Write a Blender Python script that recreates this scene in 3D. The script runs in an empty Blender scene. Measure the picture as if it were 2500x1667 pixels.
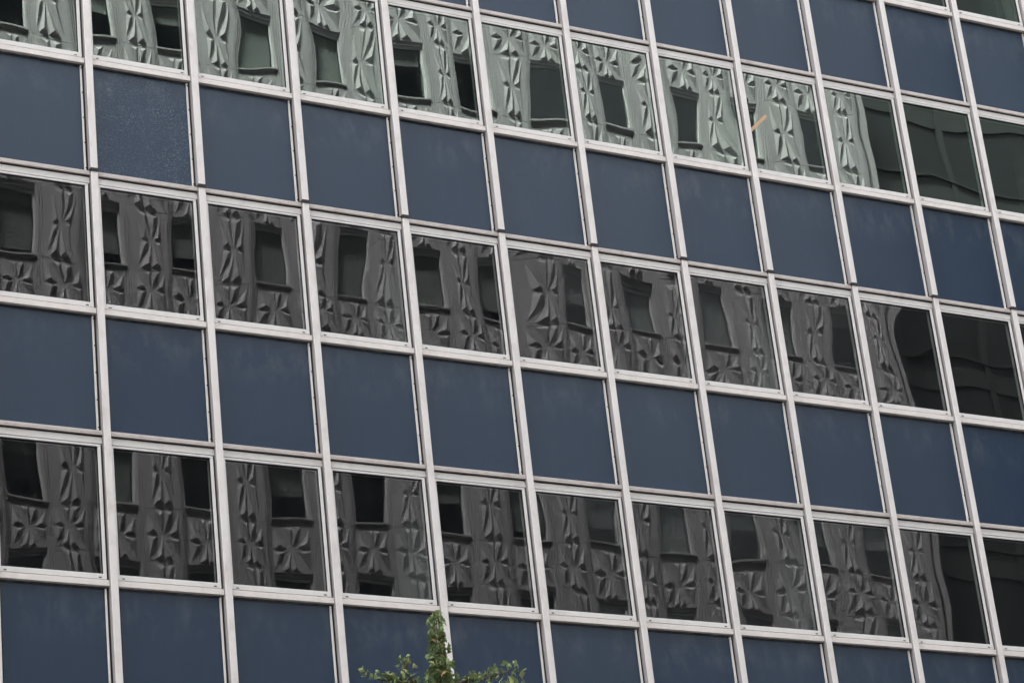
import bpy, bmesh, math, random
from mathutils import Vector, Matrix
R_ = math.radians
scene = bpy.context.scene
COL = scene.collection

# ------------------------------------------------------------------ camera
CAM = Vector((-12.3056, -30.1848, 1.65))
az, el, roll = 0.54422414, 0.42318642, -0.11438607
fw = Vector((math.sin(az)*math.cos(el), math.cos(az)*math.cos(el), math.sin(el)))
rt = Vector((math.cos(az), -math.sin(az), 0)); up = rt.cross(fw)
RR = math.cos(roll)*rt + math.sin(roll)*up
UU = -math.sin(roll)*rt + math.cos(roll)*up
cd = bpy.data.cameras.new('camera'); cam = bpy.data.objects.new('camera', cd); COL.objects.link(cam)
cd.sensor_width = 36; cd.lens = 99.656; cd.clip_end = 3000; cd.clip_start = .1
cam.matrix_world = Matrix(((RR.x, UU.x, -fw.x, CAM.x), (RR.y, UU.y, -fw.y, CAM.y), (RR.z, UU.z, -fw.z, CAM.z), (0, 0, 0, 1)))
scene.camera = cam

# ------------------------------------------------------------------ sky, sun, exposure
SUN_AZ, SUN_EL = math.atan2(-.75, .66), R_(60)
w = bpy.data.worlds.new('World'); scene.world = w; w.use_nodes = True
nt = w.node_tree; bg = nt.nodes['Background']
sky = nt.nodes.new('ShaderNodeTexSky'); sky.sky_type = 'NISHITA'; sky.sun_disc = False
sky.sun_elevation = SUN_EL; sky.sun_rotation = SUN_AZ % (2*math.pi)
sky.air_density = 1.0; sky.dust_density = 6.0; sky.ozone_density = 1.0
hs = nt.nodes.new('ShaderNodeHueSaturation'); hs.inputs['Saturation'].default_value = .22   # overcast: a grey sky
nt.links.new(sky.outputs[0], hs.inputs['Color']); nt.links.new(hs.outputs[0], bg.inputs['Color'])
bg.inputs['Strength'].default_value = .085
sd = bpy.data.lights.new('sun', 'SUN'); sd.energy = 5.0; sd.angle = R_(13); sd.color = (1, .985, .975)
sun = bpy.data.objects.new('sun', sd); COL.objects.link(sun)
to_sun = Vector((math.sin(SUN_AZ)*math.cos(SUN_EL), math.cos(SUN_AZ)*math.cos(SUN_EL), math.sin(SUN_EL)))
sun.rotation_euler = to_sun.to_track_quat('Z', 'Y').to_euler(); sun.location = (-60, 60, 120)
vs = scene.view_settings; vs.view_transform = 'Standard'; vs.look = 'None'; vs.gamma = 1; vs.use_curve_mapping = False
vs.exposure = 3.6

# ------------------------------------------------------------------ helpers
def obj(name, me, parent=None, loc=None, label=None, cat=None, kind=None, group=None):
    o = bpy.data.objects.new(name, me); COL.objects.link(o)
    if loc is not None: o.location = loc
    if parent is not None: o.parent = parent
    if label: o['label'] = label
    if cat: o['category'] = cat
    if kind: o['kind'] = kind
    if group: o['group'] = group
    return o
def mesh(verts, faces, mats, name='mesh', mi=None, smooth=None):
    me = bpy.data.meshes.new(name); me.from_pydata(verts, [], faces)
    for m in (mats if isinstance(mats, (list, tuple)) else [mats]): me.materials.append(m)
    if mi: me.polygons.foreach_set('material_index', mi)
    if smooth is True: me.polygons.foreach_set('use_smooth', [True]*len(faces))
    elif smooth: me.polygons.foreach_set('use_smooth', smooth)
    me.update(); return me
class MB:
    def __init__(s): s.v = []; s.f = []
    def box(s, x0, x1, y0, y1, z0, z1, c=0.0):
        """box; with c>0 the four front (low y) edges are chamfered"""
        n = len(s.v)
        if c <= 0:
            s.v += [(x0,y0,z0),(x1,y0,z0),(x1,y1,z0),(x0,y1,z0),(x0,y0,z1),(x1,y0,z1),(x1,y1,z1),(x0,y1,z1)]
            s.f += [tuple(n+i for i in q) for q in ((0,3,2,1),(4,5,6,7),(0,1,5,4),(1,2,6,5),(2,3,7,6),(3,0,4,7))]
        else:
            s.v += [(x0+c,y0,z0+c),(x1-c,y0,z0+c),(x1-c,y0,z1-c),(x0+c,y0,z1-c),
                    (x0,y0+c,z0),(x1,y0+c,z0),(x1,y0+c,z1),(x0,y0+c,z1),
                    (x0,y1,z0),(x1,y1,z0),(x1,y1,z1),(x0,y1,z1)]
            s.f += [tuple(n+i for i in q) for q in ((0,1,2,3),(4,5,1,0),(5,6,2,1),(6,7,3,2),(7,4,0,3),
                    (8,9,5,4),(9,10,6,5),(10,11,7,6),(11,8,4,7),(11,10,9,8))]
        return s
    def poly(s, pts, faces):
        n = len(s.v); s.v += [tuple(p) for p in pts]; s.f += [tuple(n+i for i in q) for q in faces]; return s
    def prism(s, prof, z0, z1):
        n = len(s.v); k = len(prof)
        s.v += [(x, y, z0) for x, y in prof] + [(x, y, z1) for x, y in prof]
        s.f += [(n+i, n+(i+1) % k, n+k+(i+1) % k, n+k+i) for i in range(k)]
        s.f += [tuple(n+i for i in reversed(range(k))), tuple(n+k+i for i in range(k))]
        return s
    def tube(s, pts, rads, sides=8):
        n0 = len(s.v)
        for i, p in enumerate(pts):
            p = Vector(p); a = Vector(pts[max(i-1, 0)]); b = Vector(pts[min(i+1, len(pts)-1)])
            t = (b-a).normalized(); u = t.orthogonal().normalized(); v = t.cross(u)
            for k in range(sides):
                an = 2*math.pi*k/sides
                s.v.append(tuple(p + rads[i]*(math.cos(an)*u + math.sin(an)*v)))
        for i in range(len(pts)-1):
            for k in range(sides):
                a = n0+i*sides+k; b = n0+i*sides+(k+1) % sides
                s.f.append((a, b, b+sides, a+sides))
        s.f.append(tuple(n0+(len(pts)-1)*sides+k for k in range(sides)))
        s.f.append(tuple(n0+k for k in reversed(range(sides))))
        return s
    def me(s, mat, name='mesh', **k): return mesh(s.v, s.f, mat, name, **k)

def mat(name, col, rough=.5, spec=.5, noise=None, metal=0, coat=0):
    m = bpy.data.materials.new(name); m.use_nodes = True
    n = m.node_tree.nodes; l = m.node_tree.links; b = n['Principled BSDF']
    b.inputs['Roughness'].default_value = rough; b.inputs['Specular IOR Level'].default_value = spec
    b.inputs['Metallic'].default_value = metal; b.inputs['Base Color'].default_value = (*col, 1)
    b.inputs['Coat Weight'].default_value = coat
    m.diffuse_color = (*col, 1)
    return m, n, l, b
def ramp(n, stops, interp='LINEAR'):
    r = n.new('ShaderNodeValToRGB'); r.color_ramp.interpolation = interp
    e = r.color_ramp.elements
    while len(e) < len(stops): e.new(.5)
    for q, (p, c) in zip(e, stops): q.position = p; q.color = (*c, 1) if len(c) == 3 else c
    return r
def coords(n, l, scale=(1, 1, 1), src='Object', objinfo=False):
    tc = n.new('ShaderNodeTexCoord'); mp = n.new('ShaderNodeMapping'); mp.inputs['Scale'].default_value = scale
    if src == 'World':
        g = n.new('ShaderNodeNewGeometry'); l.new(g.outputs['Position'], mp.inputs[0])
    else: l.new(tc.outputs[src], mp.inputs[0])
    return mp
def noise(n, l, mp, scale, detail=3, rough=.55, dist=0):
    t = n.new('ShaderNodeTexNoise'); t.inputs['Scale'].default_value = scale; t.inputs['Detail'].default_value = detail
    t.inputs['Roughness'].default_value = rough; t.inputs['Distortion'].default_value = dist
    l.new(mp.outputs[0], t.inputs['Vector']); return t
def mixc(n, l, fac, a, b, mode='MIX'):
    x = n.new('ShaderNodeMix'); x.data_type = 'RGBA'; x.blend_type = mode
    for s, v in ((0, fac), (6, a), (7, b)):
        if isinstance(v, (int, float)): x.inputs[s].default_value = v
        elif isinstance(v, tuple): x.inputs[s].default_value = (*v, 1)
        else: l.new(v, x.inputs[s])
    return x.outputs[2]
def bump(n, l, b, h, strength=.2, dist=.01):
    bp = n.new('ShaderNodeBump'); bp.inputs['Strength'].default_value = strength; bp.inputs['Distance'].default_value = dist
    l.new(h, bp.inputs['Height']); l.new(bp.outputs[0], b.inputs['Normal'])

# ------------------------------------------------------------------ materials
M = {}
def frame_mat(name, col, dirt, amount):
    m, n, l, b = mat(name, col, .42, .4)
    mp = coords(n, l, (1, 1, 1), 'World'); big = noise(n, l, mp, 1.1, 3)
    mp2 = coords(n, l, (5, 5, 2.5), 'World'); streak = noise(n, l, mp2, 1.0, 4, .6)
    mp3 = coords(n, l, (1, 1, 1), 'World'); fine = noise(n, l, mp3, 38, 4, .7)
    r1 = ramp(n, [(.50, (0, 0, 0)), (.9, (1, 1, 1))]); l.new(streak.outputs['Fac'], r1.inputs[0])
    r2 = ramp(n, [(.62, (0, 0, 0)), (.74, (1, 1, 1))]); l.new(fine.outputs['Fac'], r2.inputs[0])
    c = mixc(n, l, big.outputs['Fac'], tuple(v*.94 for v in col), tuple(min(1, v*1.06) for v in col))
    m1 = n.new('ShaderNodeMath'); m1.operation = 'MULTIPLY'; m1.inputs[1].default_value = amount; l.new(r1.outputs[0], m1.inputs[0])
    c = mixc(n, l, m1.outputs[0], c, dirt)
    m2 = n.new('ShaderNodeMath'); m2.operation = 'MULTIPLY'; m2.inputs[1].default_value = amount*.45; l.new(r2.outputs[0], m2.inputs[0])
    c = mixc(n, l, m2.outputs[0], c, tuple(v*.5 for v in dirt))
    l.new(c, b.inputs['Base Color'])
    rr = ramp(n, [(.3, (.34,)*3), (.7, (.55,)*3)]); l.new(big.outputs['Fac'], rr.inputs[0]); l.new(rr.outputs[0], b.inputs['Roughness'])
    bump(n, l, b, fine.outputs['Fac'], .05, .002)
    return m
M['mullion'] = frame_mat('painted_aluminium_warm', (.67, .64, .615), (.37, .31, .28), .62)
M['frame'] = frame_mat('painted_aluminium_grey', (.655, .64, .617), (.42, .38, .35), .4)
M['sill'] = frame_mat('painted_aluminium_cream', (.67, .625, .59), (.42, .35, .31), .5)
M['side'] = frame_mat('shaded_mullion_side', (.33, .31, .305), (.2, .17, .16), .5)  # darker base colour stands in for shade; the streaks are dirt
M['ledge'] = frame_mat('painted_aluminium_stained', (.51, .465, .44), (.30, .20, .18), .7)
m, n, l, b = mat('dark_gasket', (.018, .016, .016), .6, .3); M['gasket'] = m
m, n, l, b = mat('dark_brown_recess', (.024, .019, .018), .7, .3); M['recess'] = m
m, n, l, b = mat('dark_drip_angle', (.04, .037, .035), .6, .3)
mp = coords(n, l, (6, 6, 40), 'World'); t = noise(n, l, mp, 1.5, 4); r = ramp(n, [(.45, (.03, .028, .026)), (.75, (.13, .12, .11))]); l.new(t.outputs['Fac'], r.inputs[0]); l.new(r.outputs[0], b.inputs['Base Color']); M['drip'] = m

def panel_mat(name, speckle=False):
    m, n, l, b = mat(name, (.03, .05, .085), .38, .52)
    b.inputs['Specular Tint'].default_value = (.92, .98, 1, 1)
    oi = n.new('ShaderNodeObjectInfo')
    mp = coords(n, l, (1, 1, 1), 'World'); big = noise(n, l, mp, .9, 2)
    mp2 = coords(n, l, (7, 7, .8), 'World'); st = noise(n, l, mp2, 1.3, 4, .6)
    c = mixc(n, l, big.outputs['Fac'], (.0020, .0165, .047), (.0045, .0195, .050))
    c = mixc(n, l, oi.outputs['Random'], c, (.010, .026, .054))
    r = ramp(n, [(.55, (0, 0, 0)), (.85, (.10, .10, .10))]); l.new(st.outputs['Fac'], r.inputs[0])
    c = mixc(n, l, r.outputs[0], c, (.07, .085, .11))
    # pale wash-down stains below the top edge of each sheet (origin of a sheet is its lower left corner)
    tc = n.new('ShaderNodeTexCoord'); sp = n.new('ShaderNodeSeparateXYZ'); l.new(tc.outputs['Object'], sp.inputs[0])
    rz = ramp(n, [(.52, (0, 0, 0)), (.82, (.5,)*3), (.95, (.25,)*3)]); dv = n.new('ShaderNodeMath'); dv.operation = 'DIVIDE'; dv.inputs[1].default_value = 1.6
    l.new(sp.outputs['Z'], dv.inputs[0]); l.new(dv.outputs[0], rz.inputs[0])
    mp4 = coords(n, l, (3.2, 3.2, 1.6), 'World'); s4 = noise(n, l, mp4, 1.4, 5, .62); r4 = ramp(n, [(.48, (0, 0, 0)), (.72, (1, 1, 1))]); l.new(s4.outputs['Fac'], r4.inputs[0])
    mu = n.new('ShaderNodeMath'); mu.operation = 'MULTIPLY'; l.new(rz.outputs[0], mu.inputs[0]); l.new(r4.outputs[0], mu.inputs[1])
    c = mixc(n, l, mu.outputs[0], c, (.060, .078, .10))
    mp3 = coords(n, l, (1, 1, 1), 'World'); sp1 = noise(n, l, mp3, 55, 2, .6)
    r3 = ramp(n, [(.755, (0, 0, 0)), (.79, (.8, .8, .8))]); l.new(sp1.outputs['Fac'], r3.inputs[0])
    c = mixc(n, l, r3.outputs[0], c, (.15, .18, .22))
    ma = n.new('ShaderNodeMath'); ma.operation = 'MULTIPLY_ADD'; ma.inputs[1].default_value = .09; ma.inputs[2].default_value = .25
    l.new(oi.outputs['Random'], ma.inputs[0]); l.new(ma.outputs[0], b.inputs['Roughness'])
    if speckle:
        mp5 = coords(n, l, (42, 42, 42), 'World')
        vo = n.new('ShaderNodeTexVoronoi'); vo.inputs['Scale'].default_value = 1.0; l.new(mp5.outputs[0], vo.inputs['Vector'])
        mp5.inputs['Rotation'].default_value = (0, .7, 0); mp5.inputs['Scale'].default_value = (46, 60, 95)
        r5 = ramp(n, [(.20, (1, 1, 1)), (.48, (0, 0, 0))]); l.new(vo.outputs['Distance'], r5.inputs[0])
        mp6 = coords(n, l, (1, 1, 1), 'World'); pn = noise(n, l, mp6, 2.1, 4, .65); r6 = ramp(n, [(.40, (.25,)*3), (.66, (1,)*3)]); l.new(pn.outputs['Fac'], r6.inputs[0])
        sc = n.new('ShaderNodeSeparateColor'); l.new(vo.outputs['Color'], sc.inputs[0])
        r7 = ramp(n, [(.30, (0, 0, 0)), (.9, (1, 1, 1))]); l.new(sc.outputs[0], r7.inputs[0])
        mm = n.new('ShaderNodeMath'); mm.operation = 'MULTIPLY'; l.new(r5.outputs[0], mm.inputs[0]); l.new(r6.outputs[0], mm.inputs[1])
        m3 = n.new('ShaderNodeMath'); m3.operation = 'MULTIPLY'; l.new(mm.outputs[0], m3.inputs[0]); l.new(r7.outputs[0], m3.inputs[1])
        c = mixc(n, l, m3.outputs[0], c, (.15, .225, .25))
        bump(n, l, b, vo.outputs['Distance'], .25, .004)
    else:
        mp7 = coords(n, l, (1, 1, 1), 'World'); bn = noise(n, l, mp7, 1.6, 1); bump(n, l, b, bn.outputs['Fac'], .25, .012)
    l.new(c, b.inputs['Base Color'])
    return m
M['panel'] = panel_mat('blue_spandrel_sheet'); M['panel_crazed'] = panel_mat('blue_spandrel_crazed', True)

def glass_mat(name, r0, tint, trans, rough=0.0, veil=0.0):
    m = bpy.data.materials.new(name); m.use_nodes = True; n = m.node_tree.nodes; l = m.node_tree.links
    n.remove(n['Principled BSDF']); out = n['Material Output']
    lw = n.new('ShaderNodeLayerWeight'); lw.inputs[0].default_value = .5
    pw = n.new('ShaderNodeMath'); pw.operation = 'POWER'; pw.inputs[1].default_value = 5; l.new(lw.outputs['Facing'], pw.inputs[0])
    ma = n.new('ShaderNodeMath'); ma.operation = 'MULTIPLY_ADD'; ma.inputs[1].default_value = 1-r0; ma.inputs[2].default_value = r0; l.new(pw.outputs[0], ma.inputs[0])
    g = n.new('ShaderNodeBsdfGlossy'); g.inputs['Color'].default_value = (*tint, 1); g.inputs['Roughness'].default_value = rough
    t = n.new('ShaderNodeBsdfTransparent'); t.inputs['Color'].default_value = (*trans, 1)
    mx = n.new('ShaderNodeMixShader'); l.new(ma.outputs[0], mx.inputs[0]); l.new(t.outputs[0], mx.inputs[1]); l.new(g.outputs[0], mx.inputs[2])
    if veil:                              # pale diffuse veil painted over the glass to lift the reflected blacks
        df = n.new('ShaderNodeBsdfDiffuse'); df.inputs['Color'].default_value = (.42, .44, .45, 1)
        mp = coords(n, l, (1.1, 1.1, .6), 'World'); t_ = noise(n, l, mp, 1.6, 4, .6)
        mr = n.new('ShaderNodeMath'); mr.operation = 'MULTIPLY'; mr.inputs[1].default_value = veil*2; l.new(t_.outputs['Fac'], mr.inputs[0])
        m2 = n.new('ShaderNodeMixShader'); l.new(mr.outputs[0], m2.inputs[0]); l.new(mx.outputs[0], m2.inputs[1]); l.new(df.outputs[0], m2.inputs[2])
        l.new(m2.outputs[0], out.inputs[0])
    else: l.new(mx.outputs[0], out.inputs[0])
    m.diffuse_color = (.1, .13, .13, 1)
    return m
M['glass_clear'] = glass_mat('grey_window_glass', .050, (.98, .98, 1), (.55, .57, .57), 0.0, .011)
M['glass_green'] = glass_mat('green_coated_window_glass', .122, (.88, 1, .935), (.42, .50, .46), 0.0, .010)
M['glass_inner'] = glass_mat('inner_glass_face', .006, (1, 1, 1), (.95, .97, .96))
M['glass_far'] = glass_mat('dark_far_glass', .05, (.95, 1, .98), (.80, .815, .805), .03)
m, n, l, b = mat('interior_plaster', (.10, .10, .10), .8, .2); M['interior'] = m
m, n, l, b = mat('interior_column_paint', (.18, .19, .18), .7, .2); M['column'] = m

m, n, l, b = mat('precast_concrete', (.40, .385, .37), .8, .25)
mp = coords(n, l, (1, 1, 1), 'World'); a = noise(n, l, mp, .7, 4); f = noise(n, l, mp, 14, 5, .65)
mp2 = coords(n, l, (3, 3, .35), 'World'); st = noise(n, l, mp2, 1, 4)
c = mixc(n, l, a.outputs['Fac'], (.37, .362, .358), (.46, .455, .45)); r = ramp(n, [(.5, (0,)*3), (.8, (.6,)*3)]); l.new(st.outputs['Fac'], r.inputs[0])
c = mixc(n, l, r.outputs[0], c, (.27, .262, .258)); r = ramp(n, [(.4, (.85,)*3), (.65, (1.05,)*3)]); l.new(f.outputs['Fac'], r.inputs[0]); c = mixc(n, l, 1.0, c, r.outputs[0], 'MULTIPLY')
l.new(c, b.inputs['Base Color']); bump(n, l, b, f.outputs['Fac'], .15, .01); M['precast'] = m
m, n, l, b = mat('roller_blind', (.58, .60, .58), .8, .2); M['blind'] = m
m, n, l, b = mat('far_window_frame', (.62, .63, .62), .5, .4); M['far_frame'] = m
m, n, l, b = mat('dark_interior', (.05, .052, .052), .9, .1); M['black'] = m
m, n, l, b = mat('dark_cladding', (.016, .020, .019), .5, .4); M['dark_clad'] = m
m, n, l, b = mat('dark_cladding_band', (.035, .041, .038), .5, .4); M['dark_band'] = m
m, n, l, b = mat('pine_wood', (.62, .36, .17), .6, .3)
mp = coords(n, l, (3, 60, 60)); t = noise(n, l, mp, 2, 3); r = ramp(n, [(.3, (.42, .26, .15)), (.7, (.56, .38, .24))]); l.new(t.outputs['Fac'], r.inputs[0]); l.new(r.outputs[0], b.inputs['Base Color']); M['wood'] = m
m, n, l, b = mat('asphalt', (.05, .05, .05), .9, .3); mp = coords(n, l, (1, 1, 1), 'World'); t = noise(n, l, mp, 60, 4); r = ramp(n, [(.3, (.035,)*3), (.7, (.07,)*3)]); l.new(t.outputs['Fac'], r.inputs[0]); l.new(r.outputs[0], b.inputs['Base Color']); bump(n, l, b, t.outputs['Fac'], .3, .01); M['asphalt'] = m
m, n, l, b = mat('paving', (.27, .26, .25), .85, .3); mp = coords(n, l, (1.6, 1.6, 1), 'World'); t = n.new('ShaderNodeTexBrick'); l.new(mp.outputs[0], t.inputs['Vector']); t.inputs['Color1'].default_value = (.28, .27, .26, 1); t.inputs['Color2'].default_value = (.23, .225, .22, 1); t.inputs['Mortar'].default_value = (.12, .12, .115, 1); t.inputs['Scale'].default_value = 1.0; l.new(t.outputs[0], b.inputs['Base Color']); M['paving'] = m
m, n, l, b = mat('kerb_stone', (.35, .34, .33), .8, .3); M['kerb'] = m
m, n, l, b = mat('road_paint', (.75, .75, .72), .7, .3); M['paint'] = m
m, n, l, b = mat('bark', (.14, .115, .09), .9, .2); mp = coords(n, l, (8, 8, 2), 'World'); t = noise(n, l, mp, 4, 5); r = ramp(n, [(.3, (.05, .042, .033)), (.7, (.12, .10, .08))]); l.new(t.outputs['Fac'], r.inputs[0]); l.new(r.outputs[0], b.inputs['Base Color']); bump(n, l, b, t.outputs['Fac'], .6, .02); M['bark'] = m
def leaf_mat(name, c0, c1):
    m, n, l, b = mat(name, c0, .5, .35)
    oi = n.new('ShaderNodeObjectInfo'); mp = coords(n, l, (1, 1, 1), 'World'); t = noise(n, l, mp, 9, 2)
    c = mixc(n, l, oi.outputs['Random'], c0, c1); c = mixc(n, l, t.outputs['Fac'], c, c1)
    l.new(c, b.inputs['Base Color'])
    out = n['Material Output']; tr = n.new('ShaderNodeBsdfTranslucent'); l.new(c, tr.inputs[0])
    mx = n.new('ShaderNodeMixShader'); mx.inputs[0].default_value = .2; l.new(b.outputs[0], mx.inputs[1]); l.new(tr.outputs[0], mx.inputs[2]); l.new(mx.outputs[0], out.inputs[0])
    return m
M['leaf'] = [leaf_mat('ginkgo_leaf_green', (.115, .18, .06), (.21, .28, .115)), leaf_mat('ginkgo_leaf_dark', (.06, .10, .034), (.11, .16, .065)),
             leaf_mat('ginkgo_leaf_yellowing', (.30, .29, .13), (.22, .26, .11)), leaf_mat('ginkgo_leaf_brown', (.34, .15, .07), (.26, .17, .08))]

# ------------------------------------------------------------------ ground
obj('ground', MB().box(-700, 700, -700, 700, -1, -.004).me(M['asphalt']), kind='structure')
obj('road', mesh([(-600, -26.5, 0), (600, -26.5, 0), (600, -8.5, 0), (-600, -8.5, 0)], [(0, 1, 2, 3)], M['asphalt']), kind='structure')
for nm, y0, y1 in (('pavement_near_facade', -8.35, 30), ('pavement_camera_side', -60, -26.65)):
    pv = obj(nm, MB().box(-600, 600, y0, y1, -.3, .13).me(M['paving']), kind='structure')
    k0, k1 = (-8.5, -8.353) if y0 > -20 else (-26.647, -26.5)
    obj('kerb', MB().box(-600, 600, k0, k1, -.3, .136).me(M['kerb']), pv)
dash = MB().box(-1.5, 1.5, -.06, .06, 0, .004).me(M['paint'])
road = bpy.data.objects['road']
for i in range(-8, 12):
    obj('lane_marking', dash, road, (i*8.0, -17.5, .004))

# ------------------------------------------------------------------ the curtain-wall office building
W, H, Z0 = 1.5, 3.6435, 17.185          # bay, storey, underside of the sill rail of the middle window row
JOINT = Z0 + 2.046
B0, B1 = -3, 13                          # bays built piece by piece: B0 .. B1-1
K0, K1 = -2, 2                           # storeys built piece by piece
SHADOW_ROOF = 126.0  # unseen height, raised so its shadow darkens the lower storeys opposite
bld = obj('office_building', None, loc=(0, 0, 0), label='office block with pale aluminium grid, blue panels and strip windows filling the picture', cat='building')

# mullions: an extrusion per bay line, cut by a dark expansion joint
prof = [(-.055, .13), (-.055, -.015), (-.050, -.020), (.038, -.020), (.043, -.015), (.043, .13)]
prof_lo = [(-.0535, .13), (-.0535, -.009), (-.0485, -.014), (.0375, -.014), (.0425, -.009), (.0425, .13)]
zb, zt = Z0+K0*H-.02, Z0+(K1+1)*H-.02
def side_mi(me):                          # flank shade is painted in as a darker grey
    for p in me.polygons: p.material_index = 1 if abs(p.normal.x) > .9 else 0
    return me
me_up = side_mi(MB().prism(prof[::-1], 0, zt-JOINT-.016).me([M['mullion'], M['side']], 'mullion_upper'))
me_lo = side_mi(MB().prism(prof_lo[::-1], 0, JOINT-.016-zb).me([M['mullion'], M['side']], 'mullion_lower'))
me_jt = MB().box(-.051, .040, -.008, .12, -.014, .044).box(-.0575, .0455, -.0235, .12, -.010, .040).me(M['gasket'], 'joint')
me_rec = MB().box(-.084, .090, .077, .16, 0, zt-zb).me(M['recess'], 'recess')
for i in range(B0, B1+1):
    x = i*W
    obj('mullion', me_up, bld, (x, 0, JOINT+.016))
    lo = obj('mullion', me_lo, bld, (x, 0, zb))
    obj('expansion_joint', me_jt, lo, (0, 0, JOINT-.016-zb))
    obj('recess_strip', me_rec, bld, (x, 0, zb))

# shared pieces of one bay; local x runs from one mullion centre to the next, local z from the sill rail's underside
me_sill = MB().box(.0445, W-.0565, .020, .13, 0, .076, .003).me(M['sill'], 'sill_rail')
me_drip = MB().box(.0445, W-.0565, .074, .135, -.021, -.001).box(.0445, W-.0565, .05, .14, .0765, .0845).me(M['drip'], 'drip_angle')
gl0, gl1 = .153, 1.8255                  # glass bottom / top
xl, xr = .080, W-.126                    # glass left / right
me_win = (MB().box(.0535, W-.086, .026, .13, .085, gl0, .0025)            # bottom rail
          .box(.0535, W-.086, .030, .13, gl1, 1.8525, .0025)              # head
          .box(xr, W-.086, .0285, .13, gl0+.0005, gl1-.0005, .0025)       # stile
          .box(.0535, xl, .0285, .13, gl0+.0005, gl1-.0005, .0025)).me(M['frame'], 'window_frame')
g = .011
me_gas = (MB().box(xl+.001, xr-.001, .041, .07, gl1-g, gl1-.001).box(xl+.001, xr-.001, .041, .07, gl0+.001, gl0+.005)
          .box(xr-.007, xr-.001, .041, .07, gl0+.006, gl1-g-.001).box(xl+.001, xl+.005, .041, .07, gl0+.006, gl1-g-.001)).me(M['gasket'], 'gasket')
me_slot = MB().box(-.019, .019, -.0012, .003, -.007, .007).me(M['gasket'], 'slot')
me_head = MB().box(.0445, W-.0565, .045, .13, 1.871, 1.957, .002).me(M['frame'], 'head_rail')
me_gap = MB().box(.0445, W-.0565, .075, .13, 1.853, 1.8705).box(.0445, W-.0565, .040, .12, 1.9575, 1.977).box(.0445, W-.0565, .045, .11, 1.9975, 2.0065).me(M['gasket'], 'gap')  # black fill; the band below the ledge strip paints its shaded underside
me_str = MB().box(.0445, W-.0565, .010, .125, 1.978, 1.997, .002).me(M['ledge'], 'ledge')
me_bed = (MB().poly([(.0445, .022, 2.007), (W-.0565, .022, 2.007), (W-.0565, .022, 2.040), (.0445, .022, 2.040),
                     (.0445, .088, 2.056), (W-.0565, .088, 2.056), (.0445, .088, 2.007), (W-.0565, .088, 2.007)],
                    [(0, 1, 2, 3), (3, 2, 5, 4), (6, 7, 1, 0), (0, 3, 4, 6), (1, 7, 5, 2), (6, 4, 5, 7)])).me(M['ledge'], 'bottom_bead')
PZ0, PZ1 = 2.050, H-.012
PX0, PX1 = .088, W-.104
def sheet(seed, m):
    """blue sheet, very slightly dished"""
    rnd = random.Random(seed); nx, nz = 8, 8; v = []; f = []; a = rnd.uniform(-.002, .003); sk = rnd.uniform(-.001, .001)
    for j in range(nz+1):
        for i in range(nx+1):
            u, t = i/nx, j/nz; v.append(((PX1-PX0)*u, a*16*u*(1-u)*t*(1-t)+sk*u, (PZ1-PZ0)*t))
    for j in range(nz):
        for i in range(nx):
            q = j*(nx+1)+i; f.append((q, q+1, q+nx+2, q+nx+1))
    k = len(v); w_, h_ = PX1-PX0, PZ1-PZ0
    v += [(0, .02, 0), (w_, .02, 0), (w_, .02, h_), (0, .02, h_), (0, 0, 0), (w_, 0, 0), (w_, 0, h_), (0, 0, h_)]
    f += [(k+3, k+2, k+1, k), (k+4, k, k+1, k+5), (k+5, k+1, k+2, k+6), (k+6, k+2, k+3, k+7), (k+7, k+3, k, k+4)]
    return mesh(v, f, m, 'sheet', smooth=[True]*(nx*nz)+[False]*5)
sheets = [sheet(s, M['panel']) for s in range(7)]
crazed = sheet(3, M['panel_crazed'])
me_bead = MB().box(W-.104, W-.0845, .058, .12, PZ0+.012, PZ1-.012, .003).me(M['frame'], 'side_bead')
sv = []; 
scr = MB(); scr.tube([(0, .004, 0), (0, -.004, 0), (0, -.0065, 0)], [.0115, .011, .006], 8); me_scr = scr.me(M['gasket'], 'screw')

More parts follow.
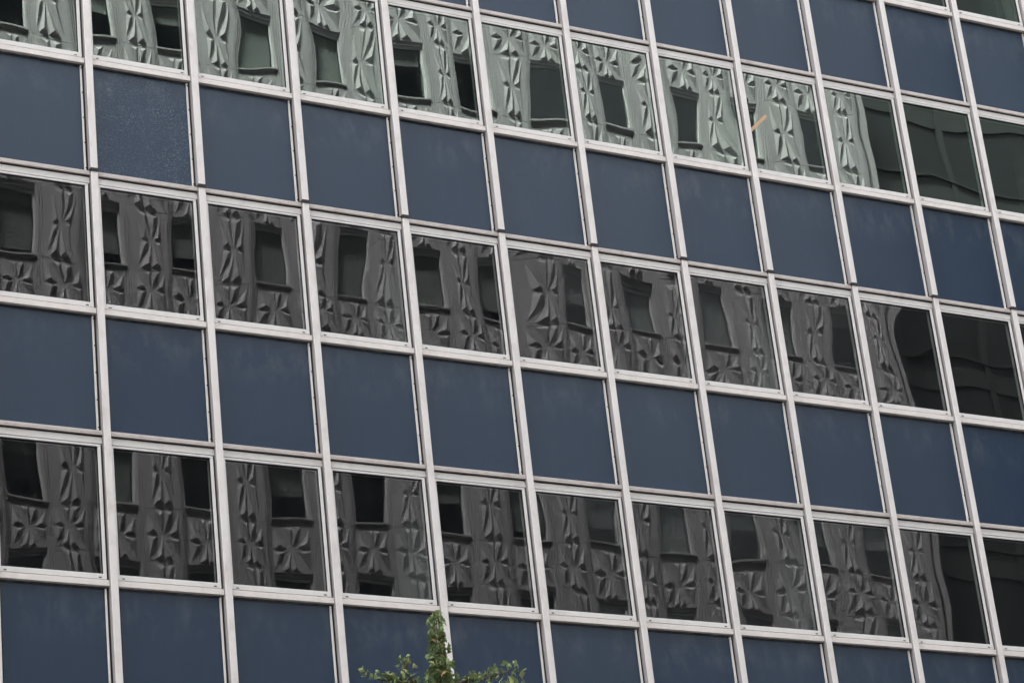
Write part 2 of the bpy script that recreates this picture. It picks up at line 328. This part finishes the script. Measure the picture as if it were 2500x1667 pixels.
PW, PH = xr-xl-.004, gl1-gl0-.004
def pane(seed, amp, m):
    """a closed sheet of glass whose outer face undulates by fractions of a millimetre"""
    rnd = random.Random(seed); nx, nz = 44, 50
    waves = []
    for cnt, l0, l1, sl in ((3, 1.0, 2.0, 2.7e-3), (3, .55, .85, .45e-3), (2, .26, .36, .09e-3)):
        for _ in range(cnt):
            lam = rnd.uniform(l0, l1); an = rnd.uniform(-.75, .75) + (math.pi/2 if rnd.random() < .35 else 0)
            k = 2*math.pi/lam; waves.append((k*math.cos(an), k*math.sin(an), rnd.uniform(0, 6.283), amp*sl*rnd.uniform(.5, 1.3)/k))
    tx, tz = rnd.gauss(0, .5e-3), rnd.gauss(0, .5e-3); bul = rnd.gauss(-.2e-3, .55e-3)*amp
    zx = rnd.uniform(.2, .8)*PW; zz = rnd.uniform(.2, .8)*PH; zk = 2*math.pi/rnd.uniform(.10, .15); za = (rnd.uniform(.3, .8) if rnd.random() < .4 else .1)*1e-3*amp/zk
    v = []; f = []
    for j in range(nz+1):
        for i in range(nx+1):
            x = PW*i/nx; z = PH*j/nz
            y = sum(a*math.sin(kx*x+kz*z+p) for kx, kz, p, a in waves) + tx*(x-PW/2) + tz*(z-PH/2)
            y += bul*16*(i/nx)*(1-i/nx)*(j/nz)*(1-j/nz)
            y += za*math.sin(zk*(.25*x+z))*math.exp(-((x-zx)**2/.10+(z-zz)**2/.22))
            v.append((x, y, z))
    for j in range(nz):
        for i in range(nx):
            q = j*(nx+1)+i; f.append((q, q+1, q+nx+2, q+nx+1))
    k = len(v); nf = len(f)
    v += [(0, .012, 0), (PW, .012, 0), (PW, .012, PH), (0, .012, PH), (0, .003, 0), (PW, .003, 0), (PW, .003, PH), (0, .003, PH)]
    f += [(k+3, k+2, k+1, k), (k+4, k, k+1, k+5), (k+5, k+1, k+2, k+6), (k+6, k+2, k+3, k+7), (k+7, k+3, k, k+4)]
    return mesh(v, f, [m, M['glass_inner']], 'pane', mi=[0]*nf+[1]*5, smooth=[True]*nf+[False]*5)

for k in range(K0, K1+1):
    z = Z0+k*H
    for bi in range(B0, B1):
        x = bi*W
        seen = -1 <= bi <= 11 and k >= -1
        sr = obj('sill_rail', me_sill, bld, (x, 0, z)); obj('drip_angle', me_drip, sr)
        wn = obj('window', me_win, bld, (x, 0, z)); obj('gasket', me_gas, wn)
        obj('pane', pane(1000+k*57+bi*7, (.46 if k >= 1 else (.54 if k == 0 else .34)), M['glass_green' if k >= 1 else 'glass_clear']), wn, (xl+.002, .052, gl0+.002))
        if seen:
            rs = random.Random(bi*31+k)
            for sx in (.130, W-.172): obj('weep_slot', me_slot, wn, (sx+rs.uniform(-.004, .004), .026, .106))
        hr = obj('head_rail', me_head, bld, (x, 0, z)); obj('shadow_gap', me_gap, hr)
        lg = obj('ledge_strip', me_str, bld, (x, 0, z)); obj('bottom_bead', me_bed, lg)
        cz = (bi == 0 and k == 0)
        pn = obj('spandrel_panel', crazed if cz else sheets[(bi*3+k*5) % 7], bld, (x+PX0, .090, z+PZ0))
        if cz: pn['label'] = 'crazed blue panel covered in pale glittering speckles'
        sb = obj('side_bead', me_bead, pn, (-PX0, -.090, -PZ0))
        if seen:
            for s in range(5):
                obj('screw', me_scr, pn, (W-.0875-PX0, -.033, .045+s*.372+.0*s))
# inside: slabs, back wall, columns, spandrel backing
X0, X1 = B0*W, B1*W
for k in range(K0, K1+1):
    z = Z0+k*H
    obj('floor_slab', MB().box(X0, X1, .17, 9, z+1.90, z+H-.3).me(M['interior']), bld)
    obj('apron_wall', MB().box(X0, X1, .165, .26, z+H-.299, z+H+.08).box(X0, X1, .135, .168, z+1.90, z+H+.05).me(M['interior']), bld)
    for ci in (-1, 3, 7, 11):
        obj('interior_column', MB().box(ci*W-.20, ci*W+.20, .45, .80, z-.29, z+1.899).me(M['column']), bld)
obj('back_wall', MB().box(X0, X1, 9.001, 9.3, zb-2, zt+.3).me(M['interior']), bld)
# the storeys and bays outside the picture: grid, joined
def rest(x0, x1, z0, z1):
    fr = MB(); pa = MB(); gl = MB()
    nb = round((x1-x0)/W)
    for i in range(nb+1): fr.box(x0+i*W-.049, x0+i*W+.049, 0, .13, z0, z1)
    z = z0
    while z < z1-.1:
        h = min(H, z1-z)
        fr.box(x0, x1, .022, .12, z+.02, z+.173); fr.box(x0, x1, .033, .12, z+1.845, z+2.07)
        gl.box(x0, x1, .055, .065, z+.174, z+1.844); pa.box(x0, x1, .09, .10, z+2.071, z+h+.019); z += H
    return fr, pa, gl
fr, pa, gl = MB(), MB(), MB()
for zn in ((-84*W, (B0-1)*W, zb-H, zb+H*32), ((B1+1)*W, 34*W, zb-H, zb+H*32), (B0*W, B1*W, zt+.003, zt+H*27), (B0*W, B1*W, zb-H, zb-.004)):  # long unseen run to the left, added to block light along the street
    a_, b_, c_ = rest(*zn)
    for d_, s_ in ((fr, a_), (pa, b_), (gl, c_)): d_.poly(s_.v, s_.f)
for xx in ((B0-1)*W, B1*W): # the two bays that join the parts
    fr.box(xx+.05, xx+W-.05, .022, .12, zb, zb+H*32)
obj('far_grid', fr.me(M['mullion']), bld, kind='stuff'); obj('far_panels', pa.me(M['panel']), bld, kind='stuff'); obj('far_panes', gl.me(M['glass_clear']), bld, kind='stuff')
obj('core', MB().box(-84*W, X0-.05, .2, 25, .13, SHADOW_ROOF).box(X1+.05, 34*W, .2, 25, .13, SHADOW_ROOF).box(X0-.04, X1+.04, 9.4, 25, .13, SHADOW_ROOF)
    .box(X0-.04, X1+.04, .2, 9.39, .13, zb-1.8).box(X0-.04, X1+.04, .2, 9.39, zt+.35, SHADOW_ROOF).me(M['interior']), bld)
obj('roof_parapet', MB().box(-84*W-.2, 34*W+.2, -.1, 25.2, SHADOW_ROOF+.01, SHADOW_ROOF+1.0).me(M['frame']), bld)
obj('lobby_wall', MB().box(-84*W, 34*W, .02, .19, .14, zb-H-.02).me(M['precast']), bld)

# stick behind the mullion, across one pane of the green row
def pix(x, y, yp):                       # photograph pixel -> point of the plane y = yp
    d = fw + RR*(x-1250)/6920.55 - UU*(y-833.5)/6920.55
    return CAM + d*((yp-CAM.y)/d.y)

# ------------------------------------------------------------------ the precast building across the street (seen mirrored in the panes)
PITCH, P0, H2, SILL = 2.513, 13.27, 3.55, 36.85
YF = -35.0
WH = 1.85
pre = obj('precast_office_building', None, loc=(0, 0, 0), label='grey precast block with star-relief panels, mirrored in the windows', cat='building')
def wedge(mb, apex, b1, b2, h, lean=.05):
    ax, az_ = apex; mx, mz = (b1[0]+b2[0])/2, (b1[1]+b2[1])/2
    mx2, mz2 = mx+(ax-mx)*lean, mz+(az_-mz)*lean
    mb.poly([(ax, .001, az_), (b1[0], .001, b1[1]), (b2[0], .001, b2[1]), (mx2, h, mz2)], [(0, 1, 3), (0, 3, 2), (1, 2, 3), (0, 2, 1)])
def star(w_, h_, a, side, dep=.10, sh=.06):
    """relief panel facing +y, centred on the origin"""
    mb = MB(); mb.box(-w_/2, w_/2, -.12, 0, -h_/2, h_/2)
    t = h_/2*.92; e = w_/2*.90; gz = min(.055, h_*.03)
    for s in (1, -1):
        for d in (-1, 1):
            wedge(mb, (d*.008, s*.03), (d*.010, s*t), (d*a, s*t), dep, dep*(1.6 if s > 0 else 1.1)/t)                    # arm: point at the centre, foot at the edge
            x_in = a*.62 if side else a*.30
            wedge(mb, (d*e*(.97 if side else .80), s*t*.93), (d*x_in, s*gz), (d*e*(1 if side else .62), s*gz), sh, sh*(1.1 if s > 0 else 1.6)/t)  # counter-arm: foot at the mid line
    return mb.me(M['precast'], 'star')
me_pier_long = star(1.02, WH+.30, .29, 0, .105, .085); me_pier_star = star(1.02, H2-WH-.33, .27, 1, .095, .085)
me_span = star(PITCH-1.42, H2-WH-.36, .23, 1, .085, .08)
rb = MB()
for s in (-1, 1):
    for i, (o, d) in enumerate(((.540, .010), (.602, -.020), (.664, -.050))): rb.box(s*o-.022, s*o+.022, -.32, d, 0, H2)
    rb.box(s*.6-.105, s*.6+.105, -.40, -.085, 0, H2)
me_ribs = rb.me(M['precast'], 'ribs')
bw = PITCH-1.42
me_spback = MB().box(-bw/2, bw/2, -.30, -.065, WH+.02, H2-.09).me(M['precast'], 'back')
me_sillb = MB().box(-bw/2-.03, bw/2+.03, -.30, -.01, -.06, -.01).box(-bw/2+.002, bw/2-.002, -.30, -.05, -.10, -.061).me(M['precast'], 'sill')
me_wfr = (MB().box(-bw/2, bw/2, -.26, -.17, 0, .06).box(-bw/2, bw/2, -.26, -.17, WH-.06, WH).box(-bw/2, -bw/2+.05, -.26, -.168, .061, WH-.061).box(bw/2-.05, bw/2, -.26, -.168, .061, WH-.061)).me(M['far_frame'], 'frame')
me_wpn = MB().box(-bw/2+.052, bw/2-.052, -.22, -.21, .062, WH-.062).me(M['glass_far'], 'pane')
rn = random.Random(5)
BL = {2: (.2, .5, .4, 1, 1, .35, 0, 0, 0, 0, .1, 0), 0: (.9, .75, .7, 1, 1, 1, .8, .55, 1, 1, 1, .3), -2: (.3, 1, 0, .6, 0, .45, .85, .7, 1, .5, .6, .5)}   # how far each blind is down
NB, N0, N1 = 12, -4, 3
for i in range(-1, NB):
    x = P0+i*PITCH
    for n_ in range(N0, N1+1):
        z = SILL+n_*H2
        pr = obj('pier_panel', me_pier_long, pre, (x, YF+.02, z+WH/2+.02)); obj('pier_panel', me_pier_star, pre, (x, YF+.02, z-(H2-WH)/2+.02))
        obj('pier_ribs', me_ribs, pre, (x, YF, z))
        if i == NB-1: continue
        xc = x+PITCH/2
        obj('spandrel_star_panel', me_span, pre, (xc, YF-.075, z-(H2-WH)/2-.04)); obj('spandrel_backing', me_spback, pre, (xc, YF-.05, z-H2))
        obj('window_sill', me_sillb, pre, (xc, YF, z))
        wf = obj('window', me_wfr, pre, (xc, YF, z)); obj('pane', me_wpn, wf)
        d = rn.choice((0, .3, .45, .55, .6, .8, 1, 1, 1, 1))*WH
        if n_ in BL: d = BL[n_][i+1]*WH
        if d > .1: obj('roller_blind', MB().box(-bw/2+.06, bw/2-.06, -.33, -.31, WH-.06-d*.93, WH-.06).me(M['blind'], 'blind'), wf)
xe0, xe1 = P0-1.5*PITCH, P0+(NB-1)*PITCH+.9
zlo, zhi = SILL+N0*H2-(H2-WH), SILL+N1*H2+WH
PROOF = zhi+1.2
rm, rw = MB(), MB()
def rest2(xa, na, za, nz):
    for i in range(na):
        for j in range(nz):
            x, z = xa+i*PITCH, za+j*H2
            rm.box(x, x+1.45, YF-.4, YF, z, z+H2); rm.box(x+1.451, x+PITCH-.001, YF-.4, YF-.12, z, z+H2-WH-.01); rw.box(x+1.451, x+PITCH-.001, YF-.42, YF-.33, z+H2-WH, z+H2-.01)
rest2(xe0-52*PITCH, 52, zlo-7*H2+.0, 15); rest2(xe0+.003, 13, zlo-7*H2, 7)  # leftward run extended unseen to close off low sky light
obj('far_piers', rm.me(M['precast']), pre, kind='stuff'); obj('far_windows', rw.me(M['glass_far']), pre, kind='stuff')
obj('core', MB().box(xe0-52*PITCH, xe1-.01, YF-18, YF-.62, .14, PROOF).me(M['black']), pre)
obj('roof_parapet', MB().box(xe0-52*PITCH, xe1, YF-.5, YF+.05, zhi+.01, PROOF).me(M['precast']), pre)
obj('end_wall', MB().box(xe1+.001, xe1+.2, YF-18, YF-.16, .14, PROOF).me(M['precast']), pre)

# dark glass block beyond it
dk = obj('dark_office_tower', None, loc=(0, 0, 0), label='dark glass-fronted block beside the precast one, mirrored at the right', cat='building')
dx0, dx1, dy = xe1+.6, xe1+46, YF-2.0
bands, gls = MB(), MB()
for j in range(20):
    z = .14+j*3.4
    bands.box(dx0, dx1, dy-.4, dy, z, z+1.1); gls.box(dx0, dx1, dy-.4, dy-.06, z+1.101, z+3.399)
for j in range(20): bands.box(dx0-.02, dx1+.02, dy-.3, dy+.10, .14+j*3.4+1.0, .14+j*3.4+1.09)
for i in range(11): bands.box(dx0+i*4.35, dx0+i*4.35+.30, dy-.3, dy+.06, .14, 68)
obj('spandrel_bands', bands.me(M['dark_band']), dk, kind='stuff'); obj('glazing', gls.me(M['dark_clad']), dk, kind='stuff')
obj('core', MB().box(dx0+.01, dx1-.01, dy-22, dy-.41, .14, 69).me(M['dark_clad']), dk)

# ------------------------------------------------------------------ ginkgo in front of the facade
TY = -12.0
base = pix(1075, 1667, TY); base = Vector((base.x-.05, TY, .13))
tree = obj('ginkgo_tree', None, loc=base, label='young ginkgo tip with fan leaves rising in front of blue panels', cat='tree')
def P(x, y, dy=0.0): return pix(x, y, TY+dy)-base
top = P(1063, 1497)
def curve(pts, n=8):
    out = []
    for i in range(len(pts)-1):
        for j in range(n): out.append(pts[i].lerp(pts[i+1], j/n))
    return out+[pts[-1]]
low = P(1075, 1690)
trunk_pts = curve([Vector((0, 0, 0)), Vector((.06, .03, 2.5)), Vector((low.x*.7, .05, 5.5)), low, P(1072, 1580), top], 5)
tn = len(trunk_pts); trunk = MB().tube([tuple(p) for p in trunk_pts], [(.11*max(0, 1-p.z/(low.z+.3))**.8+.012*max(0, 1-p.z/top.z*.98)+.003) for p in trunk_pts], 10)
obj('trunk', trunk.me(M['bark'], smooth=True), tree)
limbs = []
tips = [[P(1070, 1680), P(985, 1664, -.1), P(930, 1658, -.15), P(888, 1645, -.2)],
        [P(1010, 1668, -.1), P(1000, 1652, -.12), P(992, 1630, -.12), P(990, 1618, -.12)],
        [P(1070, 1680), P(1130, 1663, .1), P(1190, 1655, .15), P(1235, 1640, .2), P(1252, 1628, .2)]]
for t in tips: limbs.append(curve(t, 5))
rt_ = random.Random(11)
for q in range(16):                       # limbs below the picture
    z = 2.6+q*.33; an = q*2.4+.5; ln = 1.7-.07*q
    a_ = Vector((.05, .04, z)); d = Vector((math.cos(an), math.sin(an), .32)); limbs.append(curve([a_, a_+d*ln*.55, a_+d*ln+Vector((0, 0, .12))], 4))
for L in limbs:
    k = len(L); obj('limb', MB().tube([tuple(p) for p in L], [(.030 if L is limbs[0] or L is limbs[2] else .012)*.4*(1-i/(k-1))+.0035 for i in range(k)], 6).me(M['bark'], smooth=True), tree)
def leaf_geo(seed):
    """a fan leaf: stalk, wavy notched rim, cupped or curled blade; unit is one blade length"""
    r = random.Random(seed); v = []; f = []; cup = r.uniform(.1, .9); curl = r.uniform(-.4, 1.3); nseg = 8; ring = 3
    half = r.uniform(.75, 1.15); ph = r.uniform(0, 6)
    v.append((0, 0, 0))
    for j in range(1, ring+1):
        for i in range(nseg+1):
            an = -half+2*half*i/nseg; rad = j/ring*(1+.07*math.sin(i*2.3+ph) - (.22 if i == nseg//2 and j == ring else 0))
            x = math.sin(an)*rad; y = math.cos(an)*rad
            zz = cup*x*x + curl*.35*(rad**2) + .05*math.sin(3*an+ph)*rad
            y -= abs(curl)*.18*rad**3
            v.append((x, y+.25, zz))
    v[0] = (0, .25, 0)
    for i in range(nseg): f.append((0, 1+i, 2+i))
    for j in range(ring-1):
        for i in range(nseg):
            a = 1+j*(nseg+1)+i; f.append((a, a+nseg+1, a+nseg+2, a+1))
    k = len(v); v += [(-.025, 0, -.02), (.025, 0, -.02), (.02, .3, 0), (-.02, .3, 0)]; f.append((k, k+1, k+2, k+3))
    return v, f
geos = [leaf_geo(s) for s in range(10)]
leaf_me = [[mesh(v, f, m_, 'leaf', smooth=True) for v, f in geos] for m_ in M['leaf']]
rl = random.Random(21)
def leafmat(p, outward, size):
    d = outward.normalized()
    q = d.to_track_quat('Y', 'Z'); m_ = q.to_matrix().to_4x4()
    m_ = Matrix.Translation(p) @ m_ @ Matrix.Rotation(rl.uniform(-3.1, 3.1), 4, 'Y') @ Matrix.Rotation(rl.uniform(-.5, .5), 4, 'X') @ Matrix.Scale(size, 4)
    return m_
def put_leaf(p, outward, size, wts):
    c = rl.choices(range(4), wts)[0]; o = obj('leaf', rl.choice(leaf_me[c]), tree); o.matrix_local = leafmat(p, outward, size)
# leader: whorls of leaves up the shoot, thicker and older lower down; then the side shoots
cnt = 0
yy = 1505.0
while yy < 1674:
    f_ = (yy-1500)/170
    k = 4 if f_ < .05 else (3 if f_ < .3 else 5)
    c0 = P(1063+f_*14, yy)
    for j in range(k):
        an = rl.uniform(0, 6.283); o = Vector((math.cos(an), math.sin(an), rl.uniform(-.25, .8)))
        put_leaf(c0+o*rl.uniform(0, .03+.05*f_)+Vector((0, 0, rl.uniform(-.02, .02))), o, rl.uniform(.031, .046)*(1+.25*f_), (10, 3, .4, .1) if f_ < .35 else (6, 6, 2, .6)); cnt += 1
    yy += 4.6 if f_ > .3 else 5.4
for L, lo_, hi_ in ((limbs[0], 3, 2), (limbs[1], 2, 2), (limbs[2], 3, 2)):
    for i in range(1, len(L)):
        fr_ = i/(len(L)-1)
        for j in range(5 if fr_ > .95 else (lo_ if fr_ < .6 else hi_)):
            an = rl.uniform(0, 6.283); o = Vector((math.cos(an)*.8, math.sin(an)*.8, rl.uniform(-.5, .9)))
            put_leaf(L[i]+Vector((rl.uniform(-.05, .05), rl.uniform(-.04, .04), rl.uniform(-.02, .045))), o, rl.uniform(.026, .040), (8, 2, .8, .3) if fr_ > .7 else (6, 4, 3, .9)); cnt += 1
# the crown below the picture, one mass
cv, cf, cm = [], [], []
def mass_leaf(p, o, sz=(.05, .075), wts=(6, 5, 2, .5)):
    gv, gf = rl.choice(geos); mm_ = leafmat(p, o, rl.uniform(*sz)); k = len(cv)
    cv.extend(tuple(mm_ @ Vector(q)) for q in gv); cf.extend(tuple(k+i for i in q) for q in gf); cm.extend([rl.choices(range(4), wts)[0]]*len(gf))
for L in limbs[3:]:
    for i in range(2, len(L)):
        for j in range(22):
            an = rl.uniform(0, 6.283); o = Vector((math.cos(an), math.sin(an), rl.uniform(-.5, .9)))
            mass_leaf(L[i]+o*rl.uniform(0, .14), o)
for q in range(210):                      # the leaves inside the shoot and low on the side twigs
    f_ = rl.uniform(0, 1)**.62; an = rl.uniform(0, 6.283); o = Vector((math.cos(an), math.sin(an), rl.uniform(-.4, .7)))
    mass_leaf(P(1063+f_*14, 1507+f_*168)+o*rl.uniform(0, .015+.04*f_), o, (.026, .042), (8, 4, 2.5, .5))
for L in (limbs[0], limbs[2]):
    for q in range(75):
        f_ = rl.uniform(.05, .62); p_ = L[int(f_*(len(L)-1))].lerp(L[int(f_*(len(L)-1))+1], rl.random())
        an = rl.uniform(0, 6.283); o = Vector((math.cos(an), math.sin(an), rl.uniform(-.4, .8)))
        mass_leaf(p_+Vector((rl.uniform(-.03, .03), rl.uniform(-.03, .03), rl.uniform(-.03, .05))), o, (.026, .042), (6, 6, 3, .8))
obj('crown', mesh(cv, cf, M['leaf'], 'crown', mi=cm, smooth=True), tree, kind='stuff')

# ------------------------------------------------------------------ wooden stick
a_, b_ = pix(1828, 324, .030), pix(1870, 283, .043)
d = (b_-a_); L_ = d.length; a_ = a_-d.normalized()*.03
st = obj('wooden_stick', MB().box(0, L_+.03, -.007, .007, -.026, .026, .002).me(M['wood']), None, a_, label='short tan wooden stick slanting behind a mullion across a greenish pane', cat='stick')
ux = d.normalized(); uy = Vector((0, 1, 0)); uy = (uy-ux*uy.dot(ux)).normalized(); uz = ux.cross(uy)
st.matrix_world = Matrix(((ux.x, uy.x, uz.x, a_.x), (ux.y, uy.y, uz.y, a_.y), (ux.z, uy.z, uz.z, a_.z), (0, 0, 0, 1)))
scene.cycles.max_bounces = 10; scene.cycles.transparent_max_bounces = 12; scene.cycles.glossy_bounces = 5
